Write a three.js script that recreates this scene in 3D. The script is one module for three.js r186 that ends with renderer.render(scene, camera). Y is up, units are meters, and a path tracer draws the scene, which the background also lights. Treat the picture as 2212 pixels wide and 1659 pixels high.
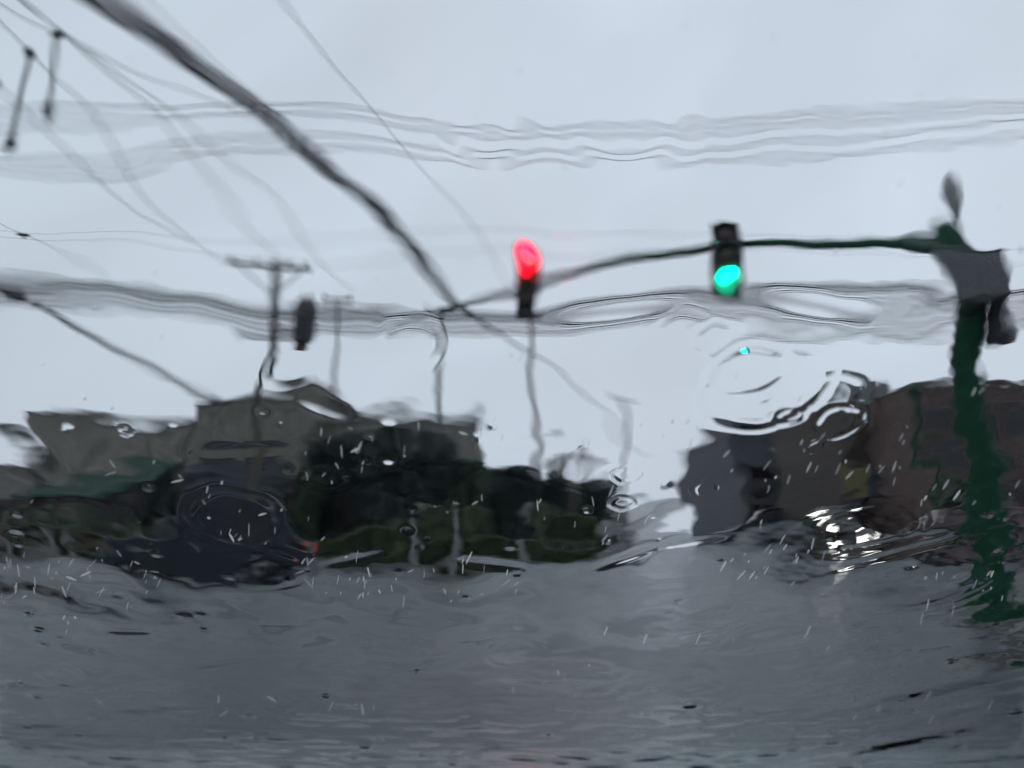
import * as THREE from 'three';
import { mergeGeometries } from 'three/addons/utils/BufferGeometryUtils.js';
import { RoundedBoxGeometry } from 'three/addons/geometries/RoundedBoxGeometry.js';

// ------------------------------------------------------------------ camera, sky, sun, exposure
const EYE = new THREE.Vector3(0, 1.4, 0), PITCH = 9.7 * Math.PI / 180;
const FOV = 2 * Math.atan(384 / 745) * 180 / Math.PI;
const scene = new THREE.Scene();
const camera = new THREE.PerspectiveCamera(FOV, 4 / 3, 0.03, 2000);
camera.position.copy(EYE);
camera.rotation.x = PITCH;
camera.focus = 0.6;
camera.userData.fStop = 3.0;
const renderer = new THREE.WebGLRenderer();
renderer.toneMapping = THREE.LinearToneMapping;
renderer.toneMappingExposure = 1.0;
renderer.shadowMap.enabled = true;

let seed = 7;
const rnd = () => { seed = (seed + 0x6d2b79f5) | 0; let t = Math.imul(seed ^ (seed >>> 15), 1 | seed); t = (t + Math.imul(t ^ (t >>> 7), 61 | t)) ^ t; return ((t ^ (t >>> 14)) >>> 0) / 4294967296; };
const rr = (a, b) => a + (b - a) * rnd();
const hash = (x, y) => { let h = Math.imul(x, 374761393) + Math.imul(y, 668265263); h = Math.imul(h ^ (h >>> 13), 1274126177); return ((h ^ (h >>> 16)) >>> 0) / 4294967296; };
function gnoise(x, y, s = 0) {                       // smooth gradient noise, about -0.7 .. 0.7
  const xi = Math.floor(x), yi = Math.floor(y), fx = x - xi, fy = y - yi;
  const g = (i, j) => { const a = hash(xi + i + s * 131, yi + j + s * 57) * 6.2832; return Math.cos(a) * (fx - i) + Math.sin(a) * (fy - j); };
  const u = fx * fx * fx * (fx * (fx * 6 - 15) + 10), v = fy * fy * fy * (fy * (fy * 6 - 15) + 10);
  const a = g(0, 0), b = g(1, 0), c = g(0, 1), d = g(1, 1);
  return a + (b - a) * u + (c - a) * v + (a - b - c + d) * u * v;
}
const fbm = (x, y, n, s = 0) => { let a = 0, w = 1, t = 0; for (let k = 0; k < n; k++) { a += w * gnoise(x, y, s + k); t += w; x *= 2.03; y *= 2.03; w *= 0.5; } return a / t; };
const smooth = (a, b, x) => { const t = Math.min(1, Math.max(0, (x - a) / (b - a))); return t * t * (3 - 2 * t); };

{ // overcast sky: even grey-blue cloud with soft folds, all round
  const W = 512, H = 256, data = new Float32Array(W * H * 4);
  for (let j = 0; j < H; j++) for (let i = 0; i < W; i++) {
    const up = ((j + 0.5) / H - 0.5) * Math.PI, az = (i + 0.5) / W * 2 * Math.PI;
    const x = Math.cos(up) * Math.cos(az), z = Math.cos(up) * Math.sin(az), y = Math.sin(up);
    const c = fbm(x * 2.2 + 9 + y * 1.7, z * 2.2 + 4 - y * 1.3, 4, 3), t = fbm(x * 1.6 + 3 - y, z * 1.6 + 8 + y, 3, 21);
    const l = 0.97 + 0.3 * c + 0.05 * Math.max(0, y), o = (j * W + i) * 4;
    data[o] = 0.655 * l * (1 + 0.10 * t); data[o + 1] = 0.73 * l; data[o + 2] = 0.84 * l * (1 + 0.03 * t); data[o + 3] = 1;
  }
  const t = new THREE.DataTexture(data, W, H, THREE.RGBAFormat, THREE.FloatType);
  t.mapping = THREE.EquirectangularReflectionMapping; t.magFilter = THREE.LinearFilter; t.minFilter = THREE.LinearFilter; t.wrapS = THREE.RepeatWrapping; t.needsUpdate = true;
  scene.background = t; scene.environment = t;
}
const sun = new THREE.DirectionalLight(new THREE.Color(1, 0.97, 0.93), 0.5);
sun.position.set(-20, 60, -25); sun.shadow.radius = 60; sun.castShadow = true;
sun.shadow.mapSize.set(2048, 2048);
Object.assign(sun.shadow.camera, { left: -60, right: 60, top: 60, bottom: -60, near: 1, far: 200 });
scene.add(sun, sun.target);

// ------------------------------------------------------------------ helpers
const V = (x, y, z) => new THREE.Vector3(x, y, z);
const F = 1609, CX = 1106, CY = 829.5;               // the photograph's lens, at 2212 x 1659
const ray = (px, py) => V((px - CX) / F, -(py - CY) / F, -1).applyAxisAngle(V(1, 0, 0), PITCH);
const atZ = (px, py, Z) => { const d = ray(px, py); return EYE.clone().addScaledVector(d, -Z / d.z); };     // on the upright plane Z metres ahead
const atH = (px, py, H) => { const d = ray(px, py); return EYE.clone().addScaledVector(d, (H - EYE.y) / d.y); };  // at height H
const xAt = (px, Z, py = 1104) => atZ(px, py, Z).x;
const yAt = (py, Z, px = 1106) => atZ(px, py, Z).y;

const taken = {};
const numbered = (n) => { const k = taken[n] = (taken[n] ?? -1) + 1; return k ? `${n}_${String(k).padStart(3, '0')}` : n; };
function mesh(name, geo, material, parent) {
  const m = new THREE.Mesh(geo, material); m.castShadow = m.receiveShadow = true;
  if (parent) { m.name = name; parent.add(m); } else { m.name = numbered(name); scene.add(m); }
  return m;
}
function tag(o, label, category, group, kind) {
  Object.assign(o.userData, { label, category }); if (group) o.userData.group = group; if (kind) o.userData.kind = kind; return o;
}
function thing(name, label, category, pos = V(0, 0, 0), turn = 0, group) {
  const o = new THREE.Group(); o.name = numbered(name); o.position.copy(pos); o.rotation.y = turn; scene.add(o); return tag(o, label, category, group);
}
function structure(name, geo, material) { const m = mesh(name, geo, material); m.userData.kind = 'structure'; return m; }
const G = (g, x = 0, y = 0, z = 0, rx = 0, ry = 0, rz = 0) => { if (rx || ry || rz) g.applyMatrix4(new THREE.Matrix4().makeRotationFromEuler(new THREE.Euler(rx, ry, rz))); g.translate(x, y, z); return g; };
function box(w, h, d, x = 0, y = 0, z = 0, ry = 0) {   // centred in x and z, standing on y; uv in metres
  const g = new THREE.BoxGeometry(w, h, d), uv = g.attributes.uv, dims = [[d, h], [d, h], [w, d], [w, d], [w, h], [w, h]];
  for (let f = 0; f < 6; f++) for (let k = 0; k < 4; k++) { const i = f * 4 + k; uv.setXY(i, uv.getX(i) * dims[f][0] + f * 0.37, uv.getY(i) * dims[f][1]); }
  return G(g, x, y + h / 2, z, 0, ry, 0);
}
const rbox = (w, h, d, r, x = 0, y = 0, z = 0, ry = 0) => G(new RoundedBoxGeometry(w, h, d, 2, r), x, y + h / 2, z, 0, ry, 0);
function rod(a, b, r0, r1 = r0, n = 12) {
  const d = b.clone().sub(a), g = new THREE.CylinderGeometry(r1, r0, d.length(), n, 1);
  g.applyQuaternion(new THREE.Quaternion().setFromUnitVectors(V(0, 1, 0), d.normalize())); g.translate((a.x + b.x) / 2, (a.y + b.y) / 2, (a.z + b.z) / 2); return g;
}
const merge = (list) => mergeGeometries(list.map((g) => { const o = g.index ? g.toNonIndexed() : g; for (const k of Object.keys(o.attributes)) if (!['position', 'normal', 'uv'].includes(k)) o.deleteAttribute(k); return o; }), false);

function noiseMap(size, scale, lo, hi, s, srgb) {      // grey grain that tiles, lo..hi
  const data = new Uint8Array(size * size * 4);
  for (let j = 0; j < size; j++) for (let i = 0; i < size; i++) {
    let v = 0; const u = i / size, w = j / size;      // blend four shifted copies so that it tiles
    const f = (a, b) => fbm(a * scale, b * scale, 5, s);
    v = f(u, w) * (1 - u) * (1 - w) + f(u - 1, w) * u * (1 - w) + f(u, w - 1) * (1 - u) * w + f(u - 1, w - 1) * u * w;
    const fine = hash(i + s * 7, j) - 0.5, g = Math.max(0, Math.min(1, 0.5 + v * 1.9 + fine * 0.25)), c = Math.round(255 * (lo + (hi - lo) * g)), o = (j * size + i) * 4;
    data[o] = data[o + 1] = data[o + 2] = c; data[o + 3] = 255;
  }
  const t = new THREE.DataTexture(data, size, size); t.magFilter = THREE.LinearFilter; t.wrapS = t.wrapT = THREE.RepeatWrapping; if (srgb) t.colorSpace = THREE.SRGBColorSpace; t.needsUpdate = true; return t;
}
const grainA = noiseMap(512, 9, 0.68, 1, 11, true), grainB = noiseMap(512, 5, 0.5, 1, 31, false), grainC = noiseMap(512, 14, 0.6, 1, 51, true);
const rep = (t, x, y = x) => { const c = t.clone(); c.repeat.set(x, y); c.needsUpdate = true; return c; };
const mat = (r, g, b, rough = 0.7, o = {}) => { const m = new THREE.MeshPhysicalMaterial({ roughness: rough, ...o }); m.color.setRGB(r, g, b); return m; };
const wallMap = rep(grainA, 0.31, 0.31), fineMap = rep(grainC, 1.3, 1.3);
const M = {
  asphalt: mat(0.052, 0.084, 0.098, 0.55, { map: rep(grainC, 0.21), roughnessMap: rep(noiseMap(512, 4, 0.35, 1, 77, false), 0.11, 0.19), specularIntensity: 1, clearcoat: 0.9, clearcoatRoughness: 0.5, clearcoatMap: rep(noiseMap(512, 7, 0.1, 1, 99, false), 0.13, 0.2) }),
  pavement: mat(0.085, 0.09, 0.092, 0.42, { map: rep(grainA, 0.4), roughnessMap: rep(grainB, 0.17) }),
  kerb: mat(0.16, 0.16, 0.155, 0.6, { map: fineMap }),
  soil: mat(0.035, 0.04, 0.022, 0.9, { map: fineMap }),
  taupe: mat(0.285, 0.272, 0.24, 0.8, { map: wallMap }), taupe2: mat(0.25, 0.236, 0.205, 0.8, { map: wallMap }), taupe3: mat(0.27, 0.26, 0.232, 0.8, { map: wallMap }),
  cap: mat(0.15, 0.155, 0.155, 0.6, { map: wallMap }),
  slate: mat(0.085, 0.097, 0.11, 0.7, { map: wallMap }), brown: mat(0.072, 0.057, 0.048, 0.8, { map: wallMap }), mauve: mat(0.125, 0.085, 0.08, 0.8, { map: wallMap }),
  plum: mat(0.075, 0.045, 0.045, 0.7, { map: wallMap }), navy: mat(0.016, 0.022, 0.034, 0.6), awningGreen: mat(0.02, 0.055, 0.042, 0.75), brick: mat(0.13, 0.065, 0.05, 0.8, { map: wallMap }),
  shop: mat(0.055, 0.038, 0.04, 0.5), frame: mat(0.08, 0.065, 0.06, 0.5),
  glass: mat(0.012, 0.013, 0.017, 0.08, { specularIntensity: 0.7 }),
  green: mat(0.003, 0.07, 0.034, 0.7, { map: fineMap, specularIntensity: 0.35 }), darkGreen: mat(0.004, 0.04, 0.022, 0.5),
  black: mat(0.012, 0.013, 0.017, 0.5), steel: mat(0.19, 0.21, 0.215, 0.55, { map: fineMap }), steelDark: mat(0.085, 0.095, 0.105, 0.55, { map: fineMap }), pale: mat(0.36, 0.38, 0.38, 0.6, { map: fineMap }),
  wood: mat(0.11, 0.095, 0.08, 0.85, { map: rep(grainA, 2, 0.3) }), cable: mat(0.022, 0.023, 0.026, 0.6), wire: mat(0.12, 0.13, 0.14, 0.5),
  ceramic: mat(0.09, 0.07, 0.065, 0.4), rust: mat(0.13, 0.085, 0.065, 0.7, { map: fineMap }), concrete: mat(0.3, 0.295, 0.28, 0.75, { map: fineMap }), rail: mat(0.09, 0.08, 0.05, 0.8, { map: fineMap }),
  yellow: mat(0.1, 0.085, 0.025, 0.5), tyre: mat(0.012, 0.012, 0.013, 0.8), alloy: mat(0.35, 0.36, 0.38, 0.35, { metalness: 0.8 }), lampGlass: mat(0.35, 0.37, 0.4, 0.15), chrome: mat(0.5, 0.5, 0.52, 0.2, { metalness: 1 }),
  interior: mat(0.012, 0.012, 0.013, 0.95, { specularIntensity: 0.1 }), white: mat(0.7, 0.71, 0.72, 0.5),
};
M.leafDark = mat(0.04, 0.062, 0.06, 0.7); M.leafMid = mat(0.05, 0.088, 0.052, 0.7); M.leafOlive = mat(0.078, 0.105, 0.055, 0.75); M.bark = mat(0.06, 0.05, 0.045, 0.9);
for (const k of ['leafDark', 'leafMid', 'leafOlive']) M[k].side = THREE.DoubleSide;

// ------------------------------------------------------------------ the ground
function slab(pts, y, h) {                            // polygon [x, Z] (Z metres ahead), extruded up from y by h
  const s = new THREE.Shape(pts.map(([x, Z]) => new THREE.Vector2(x, Z)));
  const g = new THREE.ExtrudeGeometry(s, { depth: h, bevelEnabled: true, bevelThickness: 0.02, bevelSize: 0.02, bevelSegments: 2 });
  g.rotateX(-Math.PI / 2); g.translate(0, y, 0); return g;
}
{
  const road = new THREE.PlaneGeometry(1600, 1600, 1, 1); road.rotateX(-Math.PI / 2);
  const uv = road.attributes.uv; for (let i = 0; i < 4; i++) uv.setXY(i, uv.getX(i) * 1600, uv.getY(i) * 1600);
  structure('road', road, M.asphalt);
}
const S = Math.tan(14 * Math.PI / 180);               // the street ahead runs 14 degrees to the right
const farLeft = [[-70, 20.2], [-0.4, 20.2], [1.0, 20.6], [1.9, 21.4], [2.3, 22.6], [2.3 + S * 120, 142], [-70, 142]];
const kerbOf = (pts, n) => { // kerbstone strip along the first n edges
  const gs = [];
  for (let k = 0; k < n; k++) { const [x0, z0] = pts[k], [x1, z1] = pts[k + 1], L = Math.hypot(x1 - x0, z1 - z0); gs.push(G(box(L + 0.05, 0.15, 0.16), (x0 + x1) / 2, 0, -(z0 + z1) / 2, 0, Math.atan2(z1 - z0, x1 - x0), 0)); }
  return merge(gs);
};
structure('pavement_far_left', slab(farLeft, 0, 0.12), M.pavement);
structure('kerb_far_left', kerbOf(farLeft, 5), M.kerb);
const farRight = [[60, 25.5], [15.5, 25.5], [14.2, 26], [13.2, 27.4], [13.0 + S * 2, 30], [13 + S * 110, 138], [60, 138]];
structure('pavement_far_right', slab([...farRight].reverse(), 0, 0.12), M.pavement);
structure('kerb_far_right', kerbOf(farRight, 5), M.kerb);
const nearRight = [[4.6, -12], [5.1, 4], [5.35, 8.2], [5.9, 10.2], [7.2, 11.6], [9.4, 12.2], [40, 12.6], [40, -12]];
structure('pavement_near_right', slab([...nearRight].reverse(), 0, 0.12), M.pavement);
structure('kerb_near_right', kerbOf(nearRight, 6), M.kerb);

// ------------------------------------------------------------------ buildings
function windowUnit(parent, x, y, z, w, h, name = 'window') {   // a framed pane set in the face z
  const f = mesh(name, merge([box(w, 0.07, 0.1, 0, 0, 0), box(w, 0.07, 0.1, 0, h - 0.07, 0), box(0.07, h - 0.14, 0.1, -w / 2 + 0.035, 0.07, 0), box(0.07, h - 0.14, 0.1, w / 2 - 0.035, 0.07, 0)]), M.frame, parent);
  f.position.set(x, y, z); mesh('pane', box(w - 0.14, h - 0.14, 0.02, 0, 0.07, -0.02), M.glass, f); return f;
}
function shopRow(parent, x0, x1, y0, y1, z, n) {
  const w = (x1 - x0) / n;
  for (let k = 0; k < n; k++) windowUnit(parent, x0 + w * (k + 0.5), y0, z, w - 0.18, y1 - y0, k === Math.floor(n / 2) ? 'shop_door' : 'shop_window');
}
function building(name, label, px0, px1, pyTop, Z, wall, depth, o = {}) {
  const x0 = xAt(px0, Z), x1 = xAt(px1, Z), h = yAt(pyTop, Z), w = x1 - x0, t = thing(name, label, 'building', V((x0 + x1) / 2, 0.12, -Z));
  mesh('wall', box(w, h - 0.12, depth, 0, 0, -depth / 2), wall, t);
  mesh('parapet_cap', box(w + 0.16, 0.14, depth + 0.16, 0, h - 0.12, -depth / 2), M.cap, t);
  if (o.joints) for (let k = 1; k < o.joints; k++) mesh('pilaster', box(0.22, h - 0.5, 0.1, -w / 2 + w * k / o.joints, 0, 0.052), wall, t);
  if (o.base) mesh('shopfront', box(w - 0.3, o.base, 0.12, 0, 0, 0.062), o.baseMat ?? M.shop, t);
  if (o.shops) shopRow(t, -w / 2 + 0.3, w / 2 - 0.3, 0.45, o.base - 0.15, 0.17, o.shops);
  if (o.windows) for (const [fx, y, ww, hh] of o.windows) windowUnit(t, -w / 2 + fx * w, y, 0.04, ww, hh);
  if (o.awning) {
    const [f0, f1, y, m, out = 1.1] = o.awning, aw = (f1 - f0) * w, s = new THREE.Shape([new THREE.Vector2(0, 0.75), new THREE.Vector2(0, 0.68), new THREE.Vector2(out - 0.04, 0.02), new THREE.Vector2(out - 0.04, -0.28), new THREE.Vector2(out, -0.28), new THREE.Vector2(out, 0.06)]);
    const g = new THREE.ExtrudeGeometry(s, { depth: aw, bevelEnabled: false }); g.rotateY(-Math.PI / 2);
    mesh('awning', G(g, -w / 2 + f0 * w + aw, y, 0.13), m, t);
  }
  return t;
}
building('shop_building', 'long low taupe shop building with green awning and dark maroon shopfront', 68, 384, 906, 30, M.taupe, 9, { base: 2.1, shops: 5, awning: [0.02, 0.98, 2.35, M.awningGreen], joints: 3 });
building('shop_annex', 'lowest taupe shop annex beside the long shop with green awning', -160, 62, 968, 29.4, M.taupe3, 8, { base: 2.0, shops: 3 });
building('tall_shop_block', 'tallest taupe block behind the transformer pole', 390, 652, 857, 29, M.taupe2, 10, { base: 2.0, shops: 4, windows: [[0.3, 2.75, 1.3, 0.8], [0.68, 2.75, 1.5, 0.8]], awning: [0.05, 0.95, 2.1, M.navy, 0.7] });
building('flat_roof_building', 'flat roofed taupe building half hidden behind dark evergreen trees', 660, 1036, 910, 31, M.taupe3, 9, { base: 2.2, shops: 5, joints: 4 });
building('slate_building', 'dark slate grey flat building beyond the street corner', 1590, 1838, 940, 42, M.slate, 12, { base: 2.3, shops: 6, windows: [[0.2, 3.1, 1.6, 1.1], [0.5, 3.1, 1.6, 1.1], [0.8, 3.1, 1.6, 1.1]] });
building('brown_building', 'brown shop with navy awning beside the slate grey building', 1842, 1990, 872, 30, M.brown, 8, { base: 2.4, shops: 2, awning: [0.02, 0.98, 2.2, M.navy, 1.3] });
building('mauve_building', 'mauve grey corner building behind the green signal pole', 1985, 2420, 836, 26.5, M.mauve, 12, { base: 2.3, shops: 6, baseMat: M.plum, windows: [[0.13, 3.1, 1.4, 1.3], [0.36, 3.1, 1.4, 1.3], [0.6, 3.1, 1.4, 1.3], [0.85, 3.1, 1.4, 1.3]] });
{
  const Z = 38, a = atZ(1800, 820, Z), b = atZ(1900, 895, Z), t = thing('roof_sign_board', 'blank pale grey board on posts above the slate grey roof', 'sign board', V((a.x + b.x) / 2, 0, -Z));
  mesh('panel', rbox(b.x - a.x, a.y - b.y, 0.18, 0.03, 0, b.y, 0), M.steel, t);
  for (const s of [-1, 1]) mesh('post', rod(V(s * 0.8, 0.12, -0.16), V(s * 0.8, a.y - 0.1, -0.16), 0.09), M.steelDark, t);
}

// ------------------------------------------------------------------ planting
function leafCloud(n, place, size, tilt = 1) {         // n small folded leaf faces, placed by place()
  const pos = new Float32Array(n * 9), nor = new Float32Array(n * 9), a = V(), b = V(), c = V(), q = new THREE.Quaternion(), e = new THREE.Euler();
  for (let k = 0; k < n; k++) {
    const p = place(), s = size * rr(0.6, 1.5); e.set(rr(-1.6, 1.6) * tilt, rr(0, 6.28), rr(-1.6, 1.6) * tilt); q.setFromEuler(e);
    a.set(-s * 0.5, 0, 0).applyQuaternion(q).add(p); b.set(s * 0.5, 0, 0).applyQuaternion(q).add(p); c.set(0, s * 1.1, s * 0.2).applyQuaternion(q).add(p);
    const nn = b.clone().sub(a).cross(c.clone().sub(a)).normalize();
    pos.set([a.x, a.y, a.z, b.x, b.y, b.z, c.x, c.y, c.z], k * 9); for (let m = 0; m < 3; m++) nor.set([nn.x, nn.y, nn.z], k * 9 + m * 3);
  }
  const g = new THREE.BufferGeometry(); g.setAttribute('position', new THREE.BufferAttribute(pos, 3)); g.setAttribute('normal', new THREE.BufferAttribute(nor, 3)); return g;
}
function tree(name, label, px, Z, pyTop, wPx, leaf, n, group, low = 0.12) {
  const x = xAt(px, Z), h = yAt(pyTop, Z), w = wPx / F * Z, t = thing(name, label, 'tree', V(x, 0.1, -Z), 0, group), limbs = [];
  limbs.push(rod(V(0, 0, 0), V(rr(-0.1, 0.1), h * 0.85, 0), 0.16, 0.04, 8));
  const clumps = [];
  for (let k = 0; k < 26; k++) {
    const f = rr(low, 0.93), prof = Math.sqrt(Math.max(0.05, Math.sin(Math.PI * Math.min(1, f * 0.8 + 0.18)))), a = rr(0, 6.28), r = w / 2 * prof * Math.sqrt(rnd()) * 0.85;
    const c = V(Math.cos(a) * r, f * h, Math.sin(a) * r); clumps.push([c, rr(0.16, 0.3) * Math.min(w, h * 0.8)]);
    if (k % 2) limbs.push(rod(V(0, Math.max(0.3, c.y - 0.5), 0), c, 0.05, 0.015, 6));
  }
  mesh('trunk', merge(limbs), M.bark, t);
  mesh('crown', leafCloud(n, () => { const [c, r] = clumps[Math.floor(rnd() * clumps.length)]; const d = V(rr(-1, 1), rr(-1, 1), rr(-1, 1)); if (d.length() > 1) d.normalize(); return c.clone().addScaledVector(d, r); }, 0.16), leaf, t);
  return t;
}
const EG = 'evergreens in front of the flat roofed building';
tree('evergreen_tree', 'broad dark evergreen in front of the flat roofed building, left of the group', 735, 27.5, 962, 130, M.leafDark, 7000, EG);
tree('evergreen_tree', 'tallest dark evergreen in front of the flat roofed building', 830, 27, 935, 150, M.leafDark, 9000, EG);
tree('evergreen_tree', 'dark evergreen next to the tallest one, in front of the flat roof', 930, 27.5, 945, 150, M.leafDark, 8000, EG);
tree('evergreen_tree', 'dark green evergreen at the end of the flat roofed building', 1012, 28, 968, 110, M.leafMid, 6000, EG);
tree('low_tree', 'low dark bushy tree beside the bare tree', 1098, 31, 1020, 130, M.leafDark, 6000);
tree('low_tree', 'low dark bushy tree behind the bare tree', 1190, 33, 1028, 130, M.leafDark, 6000);
tree('low_tree', 'low dark bush by the far end of the street hedge', 1292, 36, 1050, 130, M.leafDark, 5000);
tree('street_tree', 'green tree at the foot of the tallest taupe block', 660, 26, 1030, 70, M.leafMid, 3500);
tree('street_tree', 'small dark tree in front of the green awning', 335, 26.5, 1035, 60, M.leafDark, 3000);
tree('street_tree', 'dark leafy street tree beside the slim green post', 2040, 23.5, 1010, 80, M.leafMid, 3500);
{ // bare tree: branching twigs
  const Z = 30, t = thing('bare_tree', 'leafless tree with thin spreading twigs against the sky', 'tree', V(xAt(1232, Z), 0.1, -Z)), gs = [];
  const grow = (a, d, len, r, n) => { const b = a.clone().addScaledVector(d, len); gs.push(rod(a, b, r, r * 0.65, 5)); if (n) for (let k = 0; k < 3; k++) grow(b, d.clone().add(V(rr(-0.7, 0.7), rr(-0.15, 0.35), rr(-0.7, 0.7))).normalize(), len * rr(0.6, 0.8), r * 0.6, n - 1); };
  const h = yAt(945, Z); const trunk = rod(V(0, 0, 0), V(0.1, h * 0.42, 0), 0.13, 0.1, 8);
  for (let k = 0; k < 4; k++) grow(V(0.1, h * 0.4, 0), V(rr(-0.7, 0.7), 1, rr(-0.5, 0.5)).normalize(), h * 0.2, 0.07, 4);
  mesh('trunk', trunk, M.bark, t); mesh('branch', merge(gs), M.bark, t);
}
function hedge(label, px0, px1, Z, h, d, leaf, n) {
  const x0 = xAt(px0, Z), x1 = xAt(px1, Z), w = x1 - x0, t = thing('hedge', label, 'hedge', V((x0 + x1) / 2, 0.12, -Z));
  mesh('stem', merge([...Array(Math.ceil(w * 2))].map((_, k) => rod(V(-w / 2 + k * 0.5 + rr(0, 0.2), 0, rr(-0.2, 0.2)), V(-w / 2 + k * 0.5 + rr(0, 0.2), h * 0.7, rr(-0.2, 0.2)), 0.03, 0.015, 5))), M.bark, t).userData.kind = 'stuff';
  mesh('foliage', leafCloud(n, () => { const x = rr(-w / 2, w / 2), top = h * (0.86 + 0.2 * gnoise(x * 0.9, 3.1, 9)); return V(x, Math.pow(rnd(), 0.7) * top, rr(-d / 2, d / 2)); }, 0.13), leaf, t);
}
hedge('clipped olive green hedge along the far kerb in front of the evergreens', 690, 1285, 22.6, 1.0, 0.8, M.leafOlive, 16000);
hedge('green hedge behind the timber rail fence', -120, 345, 22.4, 1.0, 0.8, M.leafMid, 14000);
{ // verge of bark and soil under the hedges
  const m = structure('verge', slab([[-26, 21.4], [2.0, 21.9], [2.3, 23.6], [-26, 23.4]], 0.10, 0.045), M.soil); m.position.y = 0;
}
{ // rail fence with pale posts
  const Z = 21.3, t = thing('rail_fence', 'timber rail on pale concrete posts in front of the left hedge', 'fence', V(0, 0.12, -Z));
  const px = [-60, 38, 102, 158, 248, 330];
  for (const p of px) mesh('post', rbox(0.26, 0.78, 0.2, 0.02, xAt(p, Z), 0, 0), M.concrete, t);
  mesh('rail', rbox(xAt(340, Z) - xAt(-70, Z), 0.24, 0.06, 0.012, (xAt(340, Z) + xAt(-70, Z)) / 2, 0.5, 0.132), M.rail, t);
}
for (const [p, w] of [[905, 'farthest from the bare tree'], [985, 'between the other two bollards'], [1118, 'closest to the bare tree']]) tag(mesh('bollard', merge([G(new THREE.CylinderGeometry(0.09, 0.1, 0.9, 14), xAt(p, 21), 0.57, -21), G(new THREE.SphereGeometry(0.09, 14, 8, 0, 6.3, 0, 1.6), xAt(p, 21), 1.02, -21)]), M.pale), `pale bollard before the olive hedge, ${w}`, 'bollard', 'bollards before the olive hedge');

// ------------------------------------------------------------------ poles and wires
function insulator(parent, x, y, z) { mesh('insulator', merge([0, 1, 2].map((k) => G(new THREE.CylinderGeometry(0.03, 0.065, 0.07, 10), x, y + 0.04 + k * 0.065, z))), M.ceramic, parent); }
const poleA = atZ(556, 1104, 24);
{
  const Z = 24, h = yAt(548, Z), t = thing('utility_pole', 'wooden utility pole with braced crossarm and a brownish transformer can', 'utility pole', V(poleA.x, 0.12, -Z));
  mesh('pole', rod(V(0, 0, 0), V(0, h - 0.12, 0), 0.17, 0.11, 14), M.wood, t);
  const arm = (y, l, r, turn) => { const g = box(l + r, 0.13, 0.1, (r - l) / 2, y, 0.16); mesh('crossarm', G(g, 0, 0, 0, 0, 0, turn), M.wood, t); };
  arm(h - 0.45, 1.15, 1.2, 0.0); arm(h - 2.85, 1.0, 0.95, 0.04);
  for (const s of [-1, 1]) { mesh('brace', rod(V(s * 0.95, h - 0.4, 0.24), V(0, h - 1.5, 0.2), 0.03, 0.03, 6), M.steelDark, t); for (const x of [0.45, 1.05]) insulator(t, s * x, h - 0.32, 0.16); }
  const y0 = yAt(722, Z), y1 = yAt(625, Z), can = mesh('transformer', G(new THREE.CylinderGeometry(0.36, 0.36, (y1 - y0) * 0.8, 20), 1.02, y0 + (y1 - y0) * 0.4 - 0.12, 0.1), M.steelDark, t);
  mesh('lid', G(new THREE.CylinderGeometry(0.2, 0.39, 0.16, 20), 1.02, y0 + (y1 - y0) * 0.8 - 0.04, 0.1), M.rust, can);
  for (const s of [-1, 1]) mesh('bushing', G(new THREE.CylinderGeometry(0.04, 0.07, 0.32, 10), 1.02 + s * 0.15, y1 - 0.28, 0.1), M.ceramic, can);
  for (const dy of [0.3, 1.0]) mesh('hanger', box(0.95, 0.1, 0.08, 0.45, y0 + dy, 0.02), M.steelDark, t);
  mesh('junction_box', rbox(0.42, 0.62, 0.3, 0.03, 0.98, y0 - 0.62, 0.1), M.rust, t);
}
function plainPole(label, px, pyTop, Z, arms, r = 0.15) {
  const h = yAt(pyTop, Z), t = thing('utility_pole', label, 'utility pole', V(xAt(px, Z), 0.1, -Z));
  mesh('pole', rod(V(0, 0, 0), V(0, h, 0), r, r * 0.65, 12), M.wood, t);
  for (const [dy, l] of arms) { mesh('crossarm', box(l, 0.12, 0.1, 0, h - dy, r + 0.02), M.wood, t); for (const s of [-0.45, 0.45]) insulator(t, s * l, h - dy + 0.12, r + 0.02); }
  return h;
}
plainPole('plain wooden pole behind the flat roofed building', 948, 640, 34, [[0.3, 1.6]]);
plainPole('wooden pole in line with the red traffic light, short crossarm', 1152, 655, 38, [[0.25, 1.3]]);
plainPole('distant thin utility pole above the open street', 1352, 860, 66, [[0.3, 2.0]], 0.16);
plainPole('slender pole with a stubby crossarm next to the transformer pole', 702, 640, 29, [[0.1, 1.3]], 0.09);

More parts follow.
